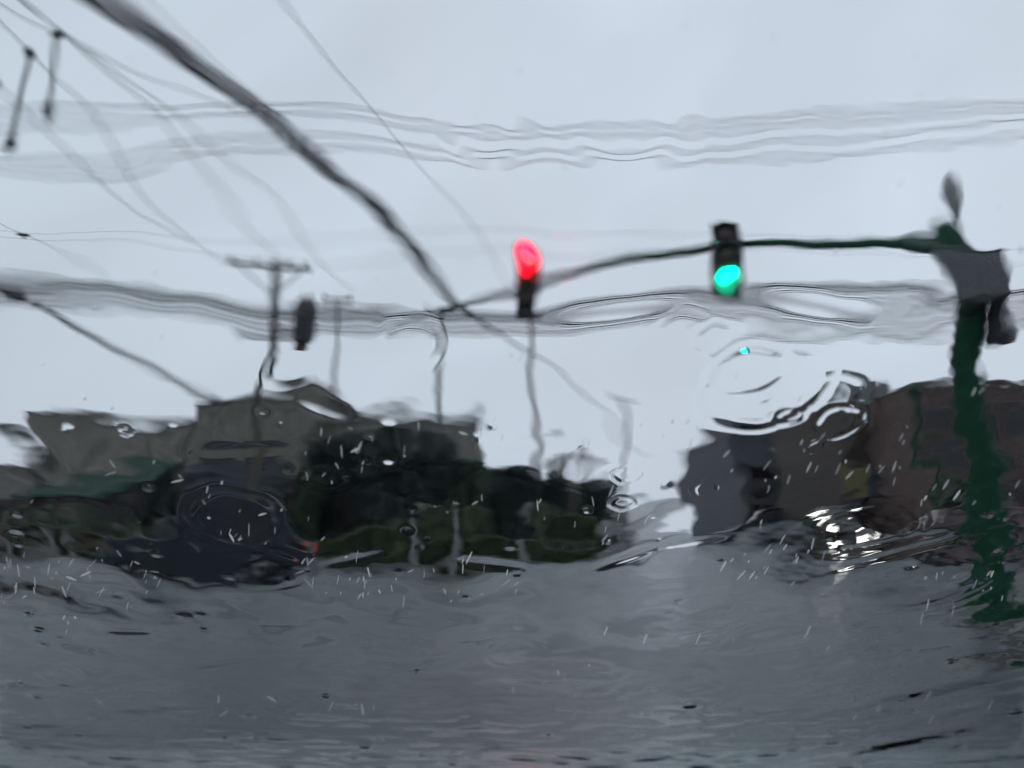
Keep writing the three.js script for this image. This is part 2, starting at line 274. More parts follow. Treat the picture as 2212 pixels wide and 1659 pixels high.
function cable(name, label, pts, r, mtl, group, sag = 0) {   // pts: world points; sag in metres between the ends
  const list = [];
  for (let k = 0; k < pts.length - 1; k++) for (let i = 0; i < 12; i++) { const f = i / 12, p = pts[k].clone().lerp(pts[k + 1], f); p.y -= sag * 4 * f * (1 - f); list.push(p); }
  list.push(pts[pts.length - 1]);
  return tag(mesh(name, new THREE.TubeGeometry(new THREE.CatmullRomCurve3(list), list.length * 2, r, 6), mtl), label, 'cable', group);
}
{ // thick overhead bundle running along the street, four strands round a messenger
  const a = atH(196, -30, 8), b = atH(1000, 640, 8), d = b.clone().sub(a).normalize(), p0 = a.clone().addScaledVector(d, -8);
  const t = thing('cable_bundle', 'thick black overhead cable bundle running along the street', 'cable');
  for (const [ox, oy, r, far] of [[0, 0, 0.045, 75], [0.09, 0.06, 0.038, 4], [-0.09, 0.05, 0.034, 2], [0.03, -0.11, 0.032, 3], [0.19, 0.02, 0.024, 5]]) {
    const q1 = b.clone().addScaledVector(d, far), pts = [];
    for (let k = 0; k <= 60; k++) { const f = k / 60, w = k * 0.9 + ox * 40, close = far > 50 ? 1 : 1 - 0.75 * smooth(0.7, 1, f), p = p0.clone().lerp(q1, f); p.x += ox * close + 0.015 * Math.sin(w); p.y += oy * close + 0.015 * Math.cos(w * 1.3); pts.push(p); }
    mesh('strand', new THREE.TubeGeometry(new THREE.CatmullRomCurve3(pts), 180, r, 7), M.cable, t);
  }
}
const longWire = (label, q, H, r, group, m = M.wire) => { r *= 0.8; const a = atH(q[0], q[1], H), b = atH(q[2], q[3], H), d = b.clone().sub(a); return cable('overhead_wire', label, [a.clone().addScaledVector(d, -0.3), b.clone().addScaledVector(d, q[4] ?? 0.4)], r, m, group); };
longWire('thin wire running just above the thick cable bundle', [330, 20, 640, 320, 1.5], 8.6, 0.011);
longWire('lone thin wire above the red traffic light', [600, 0, 1020, 505, 0.9], 10, 0.016);
const TW = 'trolley wires meeting at the upper left';
longWire('trolley wire running along the street through the strain insulators', [92, 0, 600, 545, 0.1], 7.6, 0.014, TW);
longWire('trolley wire running along the street through the strain insulators', [0, 28, 480, 540, 0.1], 7.6, 0.014, TW);
longWire('trolley wire running along the street through the strain insulators', [145, 70, 640, 335, 0.1], 7.4, 0.012, TW);
longWire('trolley wire running along the street through the strain insulators', [0, 185, 420, 500, 0.1], 7.2, 0.014, TW);
longWire('trolley wire running along the street through the strain insulators', [185, 90, 760, 610, 0.0], 7.6, 0.014, TW);
const strain = (x0, y0, x1, y1, Z) => {
  const a = atZ(x0, y0, Z), b = atZ(x1, y1, Z), t = thing('strain_insulator', 'upright strain insulator rod with dark knobs between trolley wires', 'insulator', a, 0, 'strain insulators on the trolley wires'), d = b.clone().sub(a);
  mesh('rod', rod(V(0, 0, 0), d, 0.03, 0.03, 10), M.steel, t);
  for (const p of [V(0, 0, 0), d]) mesh('knob', G(new THREE.SphereGeometry(0.085, 14, 10), p.x, p.y, p.z), M.steelDark, t);
};
strain(145, 74, 126, 245, 10.5); strain(86, 122, 50, 290, 10); strain(8, 192, -22, 360, 10);
{ const p = atZ(58, 514, 16), t = thing('wire_clamp', 'small dark clamp on a thin wire at the left', 'insulator', p); mesh('clamp', rbox(0.34, 0.14, 0.14, 0.05, 0, -0.07, 0), M.cable, t); mesh('bolt', rod(V(0, 0, 0), V(0.05, -0.2, 0), 0.04, 0.03, 8), M.cable, t); }
cable('overhead_wire', 'thin wire carrying the small dark clamp', [atZ(-60, 430, 16), atZ(58, 512, 16), atZ(250, 628, 20)], 0.012, M.wire);
const across = (py0, py1, Z0, Z1, r, label, group, sag = 0.15, m = M.wire, x0 = -120, x1 = 2340) => cable('span_wire', label, [atZ(x0, py0, Z0), atZ(x1, py1, Z1)], r, m, group, sag);
const HW = 'upper span wires over the junction';
[[236, 232], [262, 250], [318, 276], [338, 312]].forEach(([a, b], k) => across(a, b, 12, 13, 0.017, ['topmost grey span wire crossing high over the junction', 'second highest grey span wire crossing over the junction', 'third highest grey span wire crossing over the junction', 'lowest of the four grey span wires high over the junction'][k], HW, 0.12));
for (const [a, b, w] of [[500, 505, 'upper'], [528, 560, 'lower']]) across(a, b, 30, 30, 0.012, `${w} of two faint span wires far behind the signals`, 'far span wires', 0.2);
const LB = 'telephone cables level with the signal arm';
for (const [a, b, r, w] of [[634, 640, 0.045, 'topmost'], [647, 652, 0.085, 'thickest'], [660, 666, 0.04, 'middle'], [672, 684, 0.05, 'second lowest'], [684, 696, 0.03, 'lowest']]) across(a, b, 22.5, 24, r, `${w} dark telephone cable strung level with the signal arm`, LB, 0.22, M.cable);
{ // sloping service cable from the left edge down to the tall block
  const a = atZ(-120, 640, 21), n = atZ(28, 664, 21), b = atZ(500, 862, 29);
  const t = thing('service_cable', 'thick dark service cable sloping down to the tallest taupe block', 'cable', V(0, 0, 0));
  for (const [dx, dy, r] of [[0, 0, 0.05], [0.05, 0.12, 0.03], [-0.04, -0.12, 0.025]]) {
    const o = V(dx, dy, 0), pts = [a.clone().add(o), n.clone().addScaledVector(o, 0.3), n.clone().lerp(b, 0.5).add(o).add(V(0, -0.1, 0)), b.clone().addScaledVector(o, 0.4)];
    mesh('strand', new THREE.TubeGeometry(new THREE.CatmullRomCurve3(pts), 60, r, 6), M.cable, t);
  }
  mesh('splice_case', G(new THREE.CapsuleGeometry(0.12, 0.6, 6, 12), n.x, n.y, n.z, 0, 0, 1.45), M.cable, t);
}

// ------------------------------------------------------------------ signal pole, arm and lights
const PZ = 9.4, base = V(xAt(2128, PZ), 0.12, -PZ), armY = yAt(522, PZ, 2090), armEnd = atZ(945, 655, 14.2);
{
  const t = thing('signal_pole', 'green painted signal pole with long arm reaching over the junction', 'signal pole', base), top = armY + 0.12;
  mesh('pole', rod(V(0, 0.05, 0), V(0, top, 0), 0.215, 0.17, 24), M.green, t);
  mesh('base_plate', rbox(0.56, 0.05, 0.56, 0.01, 0, 0, 0), M.darkGreen, t);
  mesh('base_cover', G(new THREE.CylinderGeometry(0.24, 0.3, 0.28, 20), 0, 0.19, 0), M.green, t);
  for (const [x, z] of [[-1, -1], [1, -1], [-1, 1], [1, 1]]) mesh('anchor_bolt', rod(V(x * 0.22, 0.05, z * 0.22), V(x * 0.22, 0.13, z * 0.22), 0.02, 0.02, 6), M.steelDark, t);
  mesh('cap', G(new THREE.SphereGeometry(0.175, 16, 8, 0, 6.3, 0, 1.6), 0, top, 0), M.green, t);
  mesh('hand_hole_cover', rbox(0.12, 0.24, 0.03, 0.01, 0, 0.5, 0.2), M.darkGreen, t);
  const a = V(0, armY - 0.12, 0), e = armEnd.clone().sub(base), pts = [];
  for (let k = 0; k <= 16; k++) { const f = k / 16; pts.push(a.clone().lerp(e, f).add(V(0, 0.32 * Math.sin(Math.PI * Math.min(1, f * 0.9)), 0))); }
  const gs = []; for (let k = 0; k < 16; k++) gs.push(rod(pts[k], pts[k + 1], 0.1 - 0.0035 * k, 0.1 - 0.0035 * (k + 1), 16));
  mesh('arm', merge(gs), M.green, t);
  mesh('arm_bracket', rod(V(0.12, armY - 0.13, 0.03), pts[1], 0.17, 0.12, 16), M.darkGreen, t);
  mesh('arm_brace', rod(V(-0.02, armY + 0.1, 0), pts[2], 0.035, 0.03, 10), M.darkGreen, t);
  globalThis.armAt = (px) => { let best = null; for (let k = 0; k < 16; k++) for (let i = 0; i < 20; i++) { const p = pts[k].clone().lerp(pts[k + 1], i / 20).add(base), q = p.clone().sub(EYE).applyAxisAngle(V(1, 0, 0), -PITCH), x = CX - F * q.x / q.z, dd = Math.abs(x - px); if (!best || dd < best[0]) best = [dd, p]; } return best[1]; };
}
function signal(label, px, pyLit, lit, emit, core, scale = 1, lean = 0) {
  const p = armAt(px), Z = -p.z, yLit = yAt(pyLit, Z, px), d = 0.355 * scale, topY = lit === 0 ? yLit + d / 2 : yLit + 2.5 * d;
  const t = thing('traffic_light', label, 'traffic light', V(xAt(px, Z + -0.22, pyLit), topY, p.z + 0.22));
  t.rotation.z = lean; t.rotation.y = Math.atan2(-t.position.x, -t.position.z);
  const w = 0.35 * scale;
  mesh('housing', rbox(w, 3 * d, 0.2, 0.03, 0, -3 * d, 0), M.black, t);
  mesh('bracket', box(0.09, 0.5, 0.06, 0, -2 * d, -0.132), M.black, t);
  for (let k = 0; k < 3; k++) {
    const y = -(k + 0.5) * d, on = k === lit, R = (k ? 0.13 : 0.145) * scale;
    const m = on ? mat(0.05, 0.05, 0.05, 0.4) : mat(...[[0.035, 0.006, 0.007], [0.03, 0.02, 0.005], [0.004, 0.02, 0.015]][k], 0.3);
    if (on) { m.emissive = new THREE.Color(...emit); m.emissiveIntensity = 1; }
    const dome = new THREE.SphereGeometry(R, 24, 8, 0, 6.2832, 0, 1.1); dome.scale(1.1, 0.4, 1.1); dome.rotateX(Math.PI / 2);
    const lens = mesh('lamp_lens', G(dome, 0, y, 0.07), m, t);
    if (on && core) { const cm = mat(0.05, 0.05, 0.05, 0.4); cm.emissive = new THREE.Color(...core); mesh('lamp_core', G(new THREE.SphereGeometry(R * 0.3, 16, 8), 0, y, 0.1), cm, lens); }
    const visor = new THREE.CylinderGeometry(R * 1.13, R * 1.13, 0.17, 24, 1, true, 0.3 * Math.PI, 1.4 * Math.PI); visor.rotateX(Math.PI / 2);
    const vm = M.visor ??= mat(0.012, 0.013, 0.017, 0.5, { side: THREE.DoubleSide }); mesh('visor', G(visor, 0, y, 0.18), vm, t);
    if (on) { const l = new THREE.PointLight(new THREE.Color(...emit), 0.5); l.name = 'lamp_light'; l.position.set(0, y, 0.3); l.castShadow = true; l.shadow.radius = 5; t.add(l); }
  }
  return t;
}
signal('traffic light showing red, hung at the end half of the green arm', 1136, 574, 0, [10, 0.0, 0.1], [16, 1.6, 0.08], 1.0);
signal('traffic light showing green, hung mid-way along the green arm', 1578, 640, 2, [0.0, 1.35, 0.66], null, 1.2, 0.02);
{ // grey box, side mounted signal and antenna on the pole
  const Z = PZ - 0.36, c = atZ(2108, 592, Z), t = thing('metal_sign_box', 'large grey metal sign box fixed to the green signal pole', 'sign box', V(c.x, c.y, -Z), -0.42);
  mesh('shell', rbox(0.74, 0.82, 0.3, 0.03, 0, -0.41, 0), mat(0.125, 0.14, 0.148, 0.55, { map: fineMap }), t);
  mesh('edge_trim', merge([rbox(0.78, 0.05, 0.34, 0.012, 0, 0.40, 0), rbox(0.78, 0.05, 0.34, 0.012, 0, -0.45, 0)]), M.steelDark, t);
  mesh('side_panel', rbox(0.03, 0.74, 0.24, 0.01, -0.385, -0.37, 0), M.steel, t);
  for (const y of [-0.22, 0.22]) mesh('clamp_band', G(new THREE.TorusGeometry(0.2, 0.025, 8, 24), 0.0, y, -0.34, Math.PI / 2), M.steelDark, t);
  const q = atZ(2138, 705, PZ - 0.05), s = thing('pedestrian_signal', 'small dark pedestrian signal housing below the grey sign box', 'pedestrian signal', V(q.x + 0.1, q.y, q.z), -0.9);
  mesh('housing', rbox(0.3, 0.42, 0.22, 0.03, 0.06, -0.21, 0), M.black, s); mesh('visor', merge([box(0.32, 0.02, 0.16, 0.06, 0.2, 0.19), box(0.02, 0.36, 0.16, -0.1, -0.17, 0.19), box(0.02, 0.36, 0.16, 0.22, -0.17, 0.19)]), M.steelDark, s); mesh('bracket', rod(V(0.05, 0.1, 0), V(-0.15, 0.1, -0.12), 0.03, 0.03, 8), M.black, s);
  const r0 = atZ(2092, 545, PZ - 0.0), r1 = atZ(2090, 455, PZ), r2 = atZ(2078, 372, PZ), an = thing('pole_antenna', 'slim pale grey antenna standing on top of the green pole', 'antenna', r0);
  mesh('mast', rod(V(0, 0, 0), r1.clone().sub(r0), 0.035, 0.03, 10), M.steel, an);
  const bd = r2.clone().sub(r1), cap = new THREE.LatheGeometry([[0.0, 0], [0.04, 0.02], [0.1, 0.2], [0.105, 0.32], [0.06, 0.48], [0.0, 0.55]].map(([x, y]) => new THREE.Vector2(x, y)), 18);
  cap.applyQuaternion(new THREE.Quaternion().setFromUnitVectors(V(0, 1, 0), bd.clone().normalize())); const mm = r1.clone().sub(r0); mesh('radome', G(cap, mm.x, mm.y, mm.z), M.pale, an);
}
{ // slim green post with a yellow sign on the far right pavement
  const Z = 25.2, x = xAt(1990, Z), t = thing('lamp_post', 'slim green lamp post on the far pavement before the mauve building', 'lamp post', V(x, 0.12, -Z));
  mesh('post', rod(V(0, 0, 0), V(0, yAt(872, Z), 0), 0.13, 0.09, 14), M.green, t); mesh('foot', G(new THREE.CylinderGeometry(0.16, 0.22, 0.6, 16), 0, 0.3, 0), M.green, t);
  mesh('lantern', G(new THREE.LatheGeometry([[0.05, 0], [0.2, 0.1], [0.24, 0.4], [0.1, 0.55], [0, 0.6]].map(([a, b]) => new THREE.Vector2(a, b)), 16), 0, yAt(872, Z) - 0.05, 0), M.darkGreen, t);
  const Y = 25.8, s = thing('yellow_sign', 'yellow sign plate on a short post by the brown shop', 'sign', V(xAt(1856, Y), 0.12, -Y));
  const y = yAt(1036, Y); mesh('plate', rbox(0.66, 0.8, 0.03, 0.012, 0, y - 0.4, 0.06), M.yellow, s); mesh('post', rod(V(0, 0, 0), V(0, y + 0.45, 0), 0.04, 0.04, 10), M.steelDark, s);
}

// ------------------------------------------------------------------ cars
function makeCar(name, label, paint, L, H, pos, turn, lights, group) {
  const t = thing(name, label, 'car', pos, turn, group), W = 1.78, belt = H * 0.58, R = 0.34, wx = L * 0.31;
  const s = new THREE.Shape(); const x0 = -L / 2, x1 = L / 2;
  s.moveTo(x0 + 0.05, 0.3); s.lineTo(-wx - R - 0.06, 0.26); s.absarc(-wx, 0.34, R + 0.06, Math.PI, 0, true); s.lineTo(wx - R - 0.06, 0.24); s.absarc(wx, 0.34, R + 0.06, Math.PI, 0, true); s.lineTo(x1 - 0.06, 0.3);
  s.quadraticCurveTo(x1 + 0.04, 0.5, x1, belt * 0.8); s.quadraticCurveTo(x1 - 0.02, belt, x1 - 0.2, belt + 0.02); s.lineTo(-L * 0.16, belt + 0.03); s.quadraticCurveTo(x0 + 0.35, belt - 0.02, x0 + 0.06, belt * 0.78); s.quadraticCurveTo(x0 - 0.03, 0.5, x0 + 0.05, 0.3);
  const ext = (sh, w, b) => { const g = new THREE.ExtrudeGeometry(sh, { depth: w - 2 * b, bevelEnabled: true, bevelThickness: b, bevelSize: b * 0.6, bevelSegments: 3, curveSegments: 16 }); g.translate(0, 0, -w / 2 + b); return g; };
  mesh('body', ext(s, W, 0.1), paint, t);
  const c = new THREE.Shape(); c.moveTo(-L * 0.19, belt); c.quadraticCurveTo(-L * 0.1, H * 0.9, -L * 0.02, H - 0.06); c.quadraticCurveTo(L * 0.12, H + 0.02, L * 0.33, H - 0.1); c.lineTo(L * 0.45, belt); c.lineTo(-L * 0.19, belt);
  mesh('cabin', ext(c, W - 0.28, 0.12), paint, t);
  const pane = (pts, name2) => { for (const k of [-1, 1]) { const sh = new THREE.Shape(pts.map(([a, b]) => new THREE.Vector2(a, b))), g = new THREE.ExtrudeGeometry(sh, { depth: 0.02, bevelEnabled: false }); mesh(name2, G(g, 0, 0, k > 0 ? (W - 0.28) / 2 - 0.002 : -(W - 0.28) / 2 - 0.018), M.glass, t); } };
  pane([[-L * 0.15, belt + 0.05], [-L * 0.03, H - 0.16], [L * 0.08, H - 0.12], [L * 0.08, belt + 0.05]], 'side_window');
  pane([[L * 0.1, belt + 0.05], [L * 0.1, H - 0.12], [L * 0.3, H - 0.17], [L * 0.36, belt + 0.05]], 'side_window');
  const slant = (xa, ya, xb, yb, nm) => { const len = Math.hypot(xb - xa, yb - ya), g = box(len, 0.02, W - 0.5); G(g, 0, 0, 0, 0, 0, Math.atan2(yb - ya, xb - xa)); mesh(nm, G(g, (xa + xb) / 2, (ya + yb) / 2, 0), M.glass, t); };
  slant(-L * 0.185 - 0.04, belt + 0.06, -L * 0.06 - 0.05, H - 0.14, 'front_window'); slant(L * 0.355 + 0.03, H - 0.14, L * 0.44 + 0.03, belt + 0.08, 'rear_window');
  for (const sx of [-1, 1]) for (const sz of [-1, 1]) {
    const wgrp = mesh('wheel', G(new THREE.TorusGeometry(R - 0.1, 0.1, 10, 28), sx * wx, R, sz * (W / 2 - 0.12)), M.tyre, t); const rim = [G(new THREE.CylinderGeometry(R - 0.12, R - 0.12, 0.12, 24), sx * wx, R, sz * (W / 2 - 0.12), Math.PI / 2)];
    mesh('rim', merge(rim), M.steelDark, wgrp);
    for (let k = 0; k < 5; k++) { const a = k * 1.2566; mesh('spoke', rod(V(sx * wx, R, sz * (W / 2 - 0.05)), V(sx * wx + Math.cos(a) * 0.2, R + Math.sin(a) * 0.2, sz * (W / 2 - 0.05)), 0.025, 0.02, 6), M.alloy, wgrp); }
  }
  for (const sz of [-1, 1]) {
    const hm = lights ? (M.headOn ??= mat(0.3, 0.3, 0.3, 0.3, { emissive: new THREE.Color(1, 0.98, 0.95), emissiveIntensity: 9 })) : M.lampGlass;
    mesh('headlight', rbox(0.14, 0.2, 0.38, 0.05, x0 + 0.06, belt * 0.66, sz * (W / 2 - 0.3)), hm, t);
    mesh('tail_light', rbox(0.1, 0.3, 0.2, 0.03, x1 - 0.045, belt * 0.72, sz * (W / 2 - 0.16)), M.tail ??= mat(0.4, 0.012, 0.02, 0.3, { emissive: new THREE.Color(0.5, 0.008, 0.02), emissiveIntensity: 1 }), t);
    mesh('mirror', rbox(0.14, 0.14, 0.2, 0.05, -L * 0.12, belt + 0.06, sz * (W / 2 + 0.06)), paint, t);
    for (const x of [-0.02, 0.24]) mesh('door_handle', rbox(0.16, 0.03, 0.04, 0.012, L * x + 0.1, belt - 0.14, sz * (W / 2 + 0.012)), M.chrome, t);
    for (const x of [-L * 0.14, L * 0.09]) mesh('door_seam', box(0.012, belt - 0.42, 0.008, x, 0.34, sz * (W / 2 + 0.001)), M.black, t);
  }
  mesh('front_bumper', rbox(0.12, 0.2, W - 0.2, 0.05, x0 + 0.02, 0.3, 0), M.black, t); mesh('rear_bumper', rbox(0.12, 0.2, W - 0.2, 0.05, x1 - 0.03, 0.32, 0), M.black, t);
  mesh('grille', rbox(0.05, 0.16, 0.8, 0.02, x0 + 0.0, belt * 0.62, 0), M.black, t); mesh('number_plate', rbox(0.02, 0.12, 0.5, 0.006, x1 + 0.035, belt * 0.7, 0), M.white, t);
  if (lights) for (const sz of [-1, 1]) { const l = new THREE.SpotLight(new THREE.Color(1, 0.97, 0.92), 1.2, 60, 0.5, 0.7); l.name = 'headlight_beam'; l.position.set(x0 - 0.03, belt * 0.66 + 0.08, sz * (W / 2 - 0.3)); l.target.position.set(x0 - 12, 0, sz * 0.6); l.castShadow = true; t.add(l, l.target); }
  return t;
}
const paintNavy = mat(0.010, 0.016, 0.024, 0.4, { clearcoat: 0.12, clearcoatRoughness: 0.2, specularIntensity: 0.4 }), paintBlack = mat(0.012, 0.012, 0.014, 0.35, { clearcoat: 1, clearcoatRoughness: 0.1 }), paintGrey = mat(0.05, 0.054, 0.06, 0.35, { clearcoat: 1, clearcoatRoughness: 0.1 }), paintPlum = mat(0.055, 0.03, 0.034, 0.35, { clearcoat: 1, clearcoatRoughness: 0.1 });
{
  const Z = 16.6;
  makeCar('crossing_car', 'dark navy car crossing the junction with red tail light lit', paintNavy, 4.3, 1.58, V(xAt(462, Z), 0, -Z), 0.03, false);
  makeCar('oncoming_car', 'black oncoming car with bright white headlights', paintBlack, 4.4, 1.55, V(xAt(1868, 28), 0, -29.5), Math.PI / 2 - 0.4, true);
  makeCar('parked_car', 'dark grey car parked along the slate grey building', paintGrey, 4.4, 1.5, V(xAt(1650, 38), 0, -38), 0.1, false);
  makeCar('parked_car', 'plum coloured car parked before the mauve building', paintPlum, 4.3, 1.5, V(xAt(2040, 23.6), 0, -23.6), 0.0, false);
}

// ------------------------------------------------------------------ the windscreen the view is taken through
const RAKE = 56 * Math.PI / 180, NRM = V(0, Math.sin(RAKE), -Math.cos(RAKE)), EV = V(0, Math.cos(RAKE), Math.sin(RAKE)), DIST = 0.3, FOOT = EYE.clone().addScaledVector(NRM, DIST);
const onGlass = (px, py) => { const d = ray(px, py), t = DIST / d.dot(NRM); return [d.x * t, d.clone().multiplyScalar(t).dot(EV)]; };   // (u, v) on the pane
const VLO = -1.3, VHI = 0.07, halfWidth = (v) => 0.92 - 0.16 * (v - VLO) / (VHI - VLO);
// -- drops and ripples in the running film, read off the photograph: centre, radius, wavelength (px), slope, spread
const rings = [
  [1616, 808, 84, 50, 0.13, 34], [1650, 845, 135, 44, 0.07, 30], [1545, 735, 40, 40, 0.04, 26], [1710, 905, 30, 28, 0.13, 20], [1765, 968, 22, 24, 0.1, 16], [1815, 915, 50, 42, 0.14, 26], [1355, 1028, 26, 26, 0.06, 16], [1345, 1090, 22, 26, 0.05, 16], [1525, 1060, 28, 26, 0.07, 18],
  [1525, 1387, 38, 26, 0.022, 22], [1110, 1415, 66, 38, 0.016, 34], [1170, 1565, 56, 30, 0.012, 24], [510, 1120, 96, 50, 0.035, 46], [420, 1640, 34, 22, 0.02, 18], [850, 1578, 24, 18, 0.014, 14], [895, 740, 60, 50, 0.022, 40], [620, 805, 52, 46, 0.010, 40],
  [790, 1000, 8, 22, 0.07, 16], [270, 936, 12, 26, 0.06, 18], [272, 1108, 8, 20, 0.05, 14], [415, 985, 6, 22, 0.07, 16], [1880, 1150, 120, 34, 0.02, 60], [1350, 275, 120, 110, 0.03, 90], [1050, 290, 90, 120, 0.025, 90], [1800, 860, 70, 46, 0.03, 50],
  [560, 1230, 90, 44, 0.014, 40], [1700, 1420, 160, 40, 0.010, 70], [2000, 1250, 150, 34, 0.012, 80], [130, 1460, 70, 40, 0.012, 40], [380, 1345, 26, 20, 0.016, 16], [1650, 1600, 50, 26, 0.012, 24], [1120, 1316, 10, 16, 0.03, 10], [30, 1320, 20, 20, 0.012, 14],
  [700, 1040, 40, 40, 0.03, 30], [1480, 720, 60, 50, 0.02, 40], [2150, 1180, 60, 40, 0.02, 50],
].map(([x, y, R, L, s, w]) => { const [u, v] = onGlass(x, y), m = Math.abs(onGlass(x + 10, y)[0] - u) / 10; return { u, v, R: R * m, k: 2 * Math.PI / (L * m), A: s / (2 * Math.PI / (L * m)), w: 0.62 * w * m, el: 0.8 + 0.5 * hash(y, x), reach: (R * 1.4 + 2.4 * w) * m, ph: hash(x, y) * 6.28 }; });
const ridges = [
  [440, 978, 640, 968, 16, 0.05], [990, 1214, 1140, 1232, 16, 0.03], [1285, 1232, 1420, 1186, 12, 0.035], [1420, 1186, 1570, 1160, 12, 0.03], [230, 1366, 330, 1367, 10, 0.035], [390, 1448, 600, 1418, 10, 0.02], [640, 860, 760, 905, 22, 0.016], [1050, 965, 1250, 950, 26, 0.018],
  [1780, 1240, 2120, 1150, 14, 0.022], [1760, 1205, 2060, 1150, 12, 0.02], [1200, 690, 1480, 660, 20, 0.03], [1640, 640, 1900, 690, 24, 0.03], [1500, 1420, 2000, 1330, 22, 0.008], [150, 1560, 520, 1535, 22, 0.008], [700, 1225, 840, 1195, 12, 0.025],
].map(([x0, y0, x1, y1, w, s]) => { const a = onGlass(x0, y0), b = onGlass(x1, y1), m = Math.abs(onGlass(x0 + 10, y0)[0] - a[0]) / 10; return { a, b, w: w * m, A: s * w * m * (y0 > 1200 ? 2.4 : 1.4) }; });
const dots = [];
for (let k = 0; k < 150; k++) { const x = rr(-60, 2270), y = k < 110 ? rr(1180, 1690) : rr(880, 1200), [u, v] = onGlass(x, y), m = Math.abs(onGlass(x + 10, y)[0] - u) / 10, r = rr(4, 13) * m; dots.push({ u, v, r, A: r * rr(0.012, 0.1) * (rnd() < 0.5 ? -1 : 1) }); }
const cell = new Map(), CS = 0.06, key = (i, j) => i * 1000 + j;
const bin = (o, u, v, r) => { for (let i = Math.floor((u - r) / CS); i <= Math.floor((u + r) / CS); i++) for (let j = Math.floor((v - r) / CS); j <= Math.floor((v + r) / CS); j++) { const k = key(i, j); if (!cell.has(k)) cell.set(k, []); cell.get(k).push(o); } };
for (const o of rings) bin({ t: 0, o }, o.u, o.v, o.reach);
for (const o of ridges) { const L = Math.hypot(o.b[0] - o.a[0], o.b[1] - o.a[1]); bin({ t: 1, o }, (o.a[0] + o.b[0]) / 2, (o.a[1] + o.b[1]) / 2, L / 2 + o.w * 3); }
for (const o of dots) bin({ t: 2, o }, o.u, o.v, o.r * 3);
function filmSwell(u, v) {                            // broad swells of the running water: shape of the film
  const up = smooth(-0.42, -0.16, v), wu = u + 0.012 * gnoise(u * 9, v * 9, 70), wv = v + 0.012 * gnoise(u * 9, v * 9, 71);
  return (0.0016 + 0.0012 * up) * gnoise(wu * 10, wv * 12, 5);
}
function filmRipple(u, v) {                           // fine relief of the film: ripples, drop rings, ridges
  const up = smooth(-0.42, -0.16, v), low = smooth(-0.55, -0.95, v), right = smooth(0.02, 0.4, u);
  const wu = u + 0.012 * gnoise(u * 9, v * 9, 70), wv = v + 0.012 * gnoise(u * 9, v * 9, 71);
  const mid = smooth(-0.3, -0.42, v) * smooth(-0.8, -0.62, v);
  let h = (0.00015 + 0.00002 * up + 0.00014 * mid) * gnoise(wu * 24 + 3, wv * 26, 2);
  h += (0.000022 + 0.00003 * right + 0.00003 * mid) * gnoise(wu * 60, wv * 55, 3);
  const patch = Math.max(0, fbm(u * 7, v * 7, 2, 40) + 0.12);
  h += (0.000006 + 0.00002 * patch) * (0.7 + 2.2 * right + 1.2 * low) * gnoise(wu * 110 + wv * 40, wv * 150, 4);
  h += 0.000004 * (0.1 + right + 0.6 * low) * patch * 3 * gnoise(wu * 210 + wv * 90, wv * 260, 5);
  const al = u * 0.82 + v * 0.57, ac = v * 0.82 - u * 0.57;                    // wind-driven streaks, lower right
  h += 0.00045 * low * (0.35 + right) * gnoise(al * 5 + 2 * gnoise(u * 6, v * 6, 81), ac * 34, 80) + 0.00014 * low * gnoise(u * 14, v * 46, 82);
  h += 0.0003 * smooth(-0.72, -1.0, v) * gnoise(wu * 26 + wv * 14, wv * 62, 6);
  const list = cell.get(key(Math.floor(u / CS), Math.floor(v / CS)));
  if (list) for (const { t, o } of list) {
    if (t === 0) { const cs = Math.cos(o.ph), sn = Math.sin(o.ph), x = (u - o.u) * cs + (v - o.v) * sn, y = ((v - o.v) * cs - (u - o.u) * sn) * o.el, r = Math.hypot(x, y) * (1 + 0.22 * gnoise(x / o.R + o.ph, y / o.R, 61)), d = (r - o.R) / o.w; if (Math.abs(d) < 2.4) { const a = Math.atan2(y, x); h += o.A * Math.cos((r - o.R) * o.k) * Math.exp(-d * d) * (0.62 + 0.38 * Math.sin(a + o.ph * 3) * Math.cos(a * 2 + o.ph)); } }
    else if (t === 1) { const ax = o.b[0] - o.a[0], ay = o.b[1] - o.a[1], L2 = ax * ax + ay * ay, f = Math.max(0, Math.min(1, ((u - o.a[0]) * ax + (v - o.a[1]) * ay) / L2)), du = u - o.a[0] - f * ax, dv = v - o.a[1] - f * ay, d = Math.hypot(du, dv) / o.w; if (d < 3) h += o.A * Math.exp(-d * d) * Math.sin(Math.PI * Math.min(1, Math.max(0, f * 0.9 + 0.05))); }
    else { const d = Math.hypot(u - o.u, v - o.v) / o.r; if (d < 3) h += o.A * Math.exp(-d * d); }
  }
  return h;
}
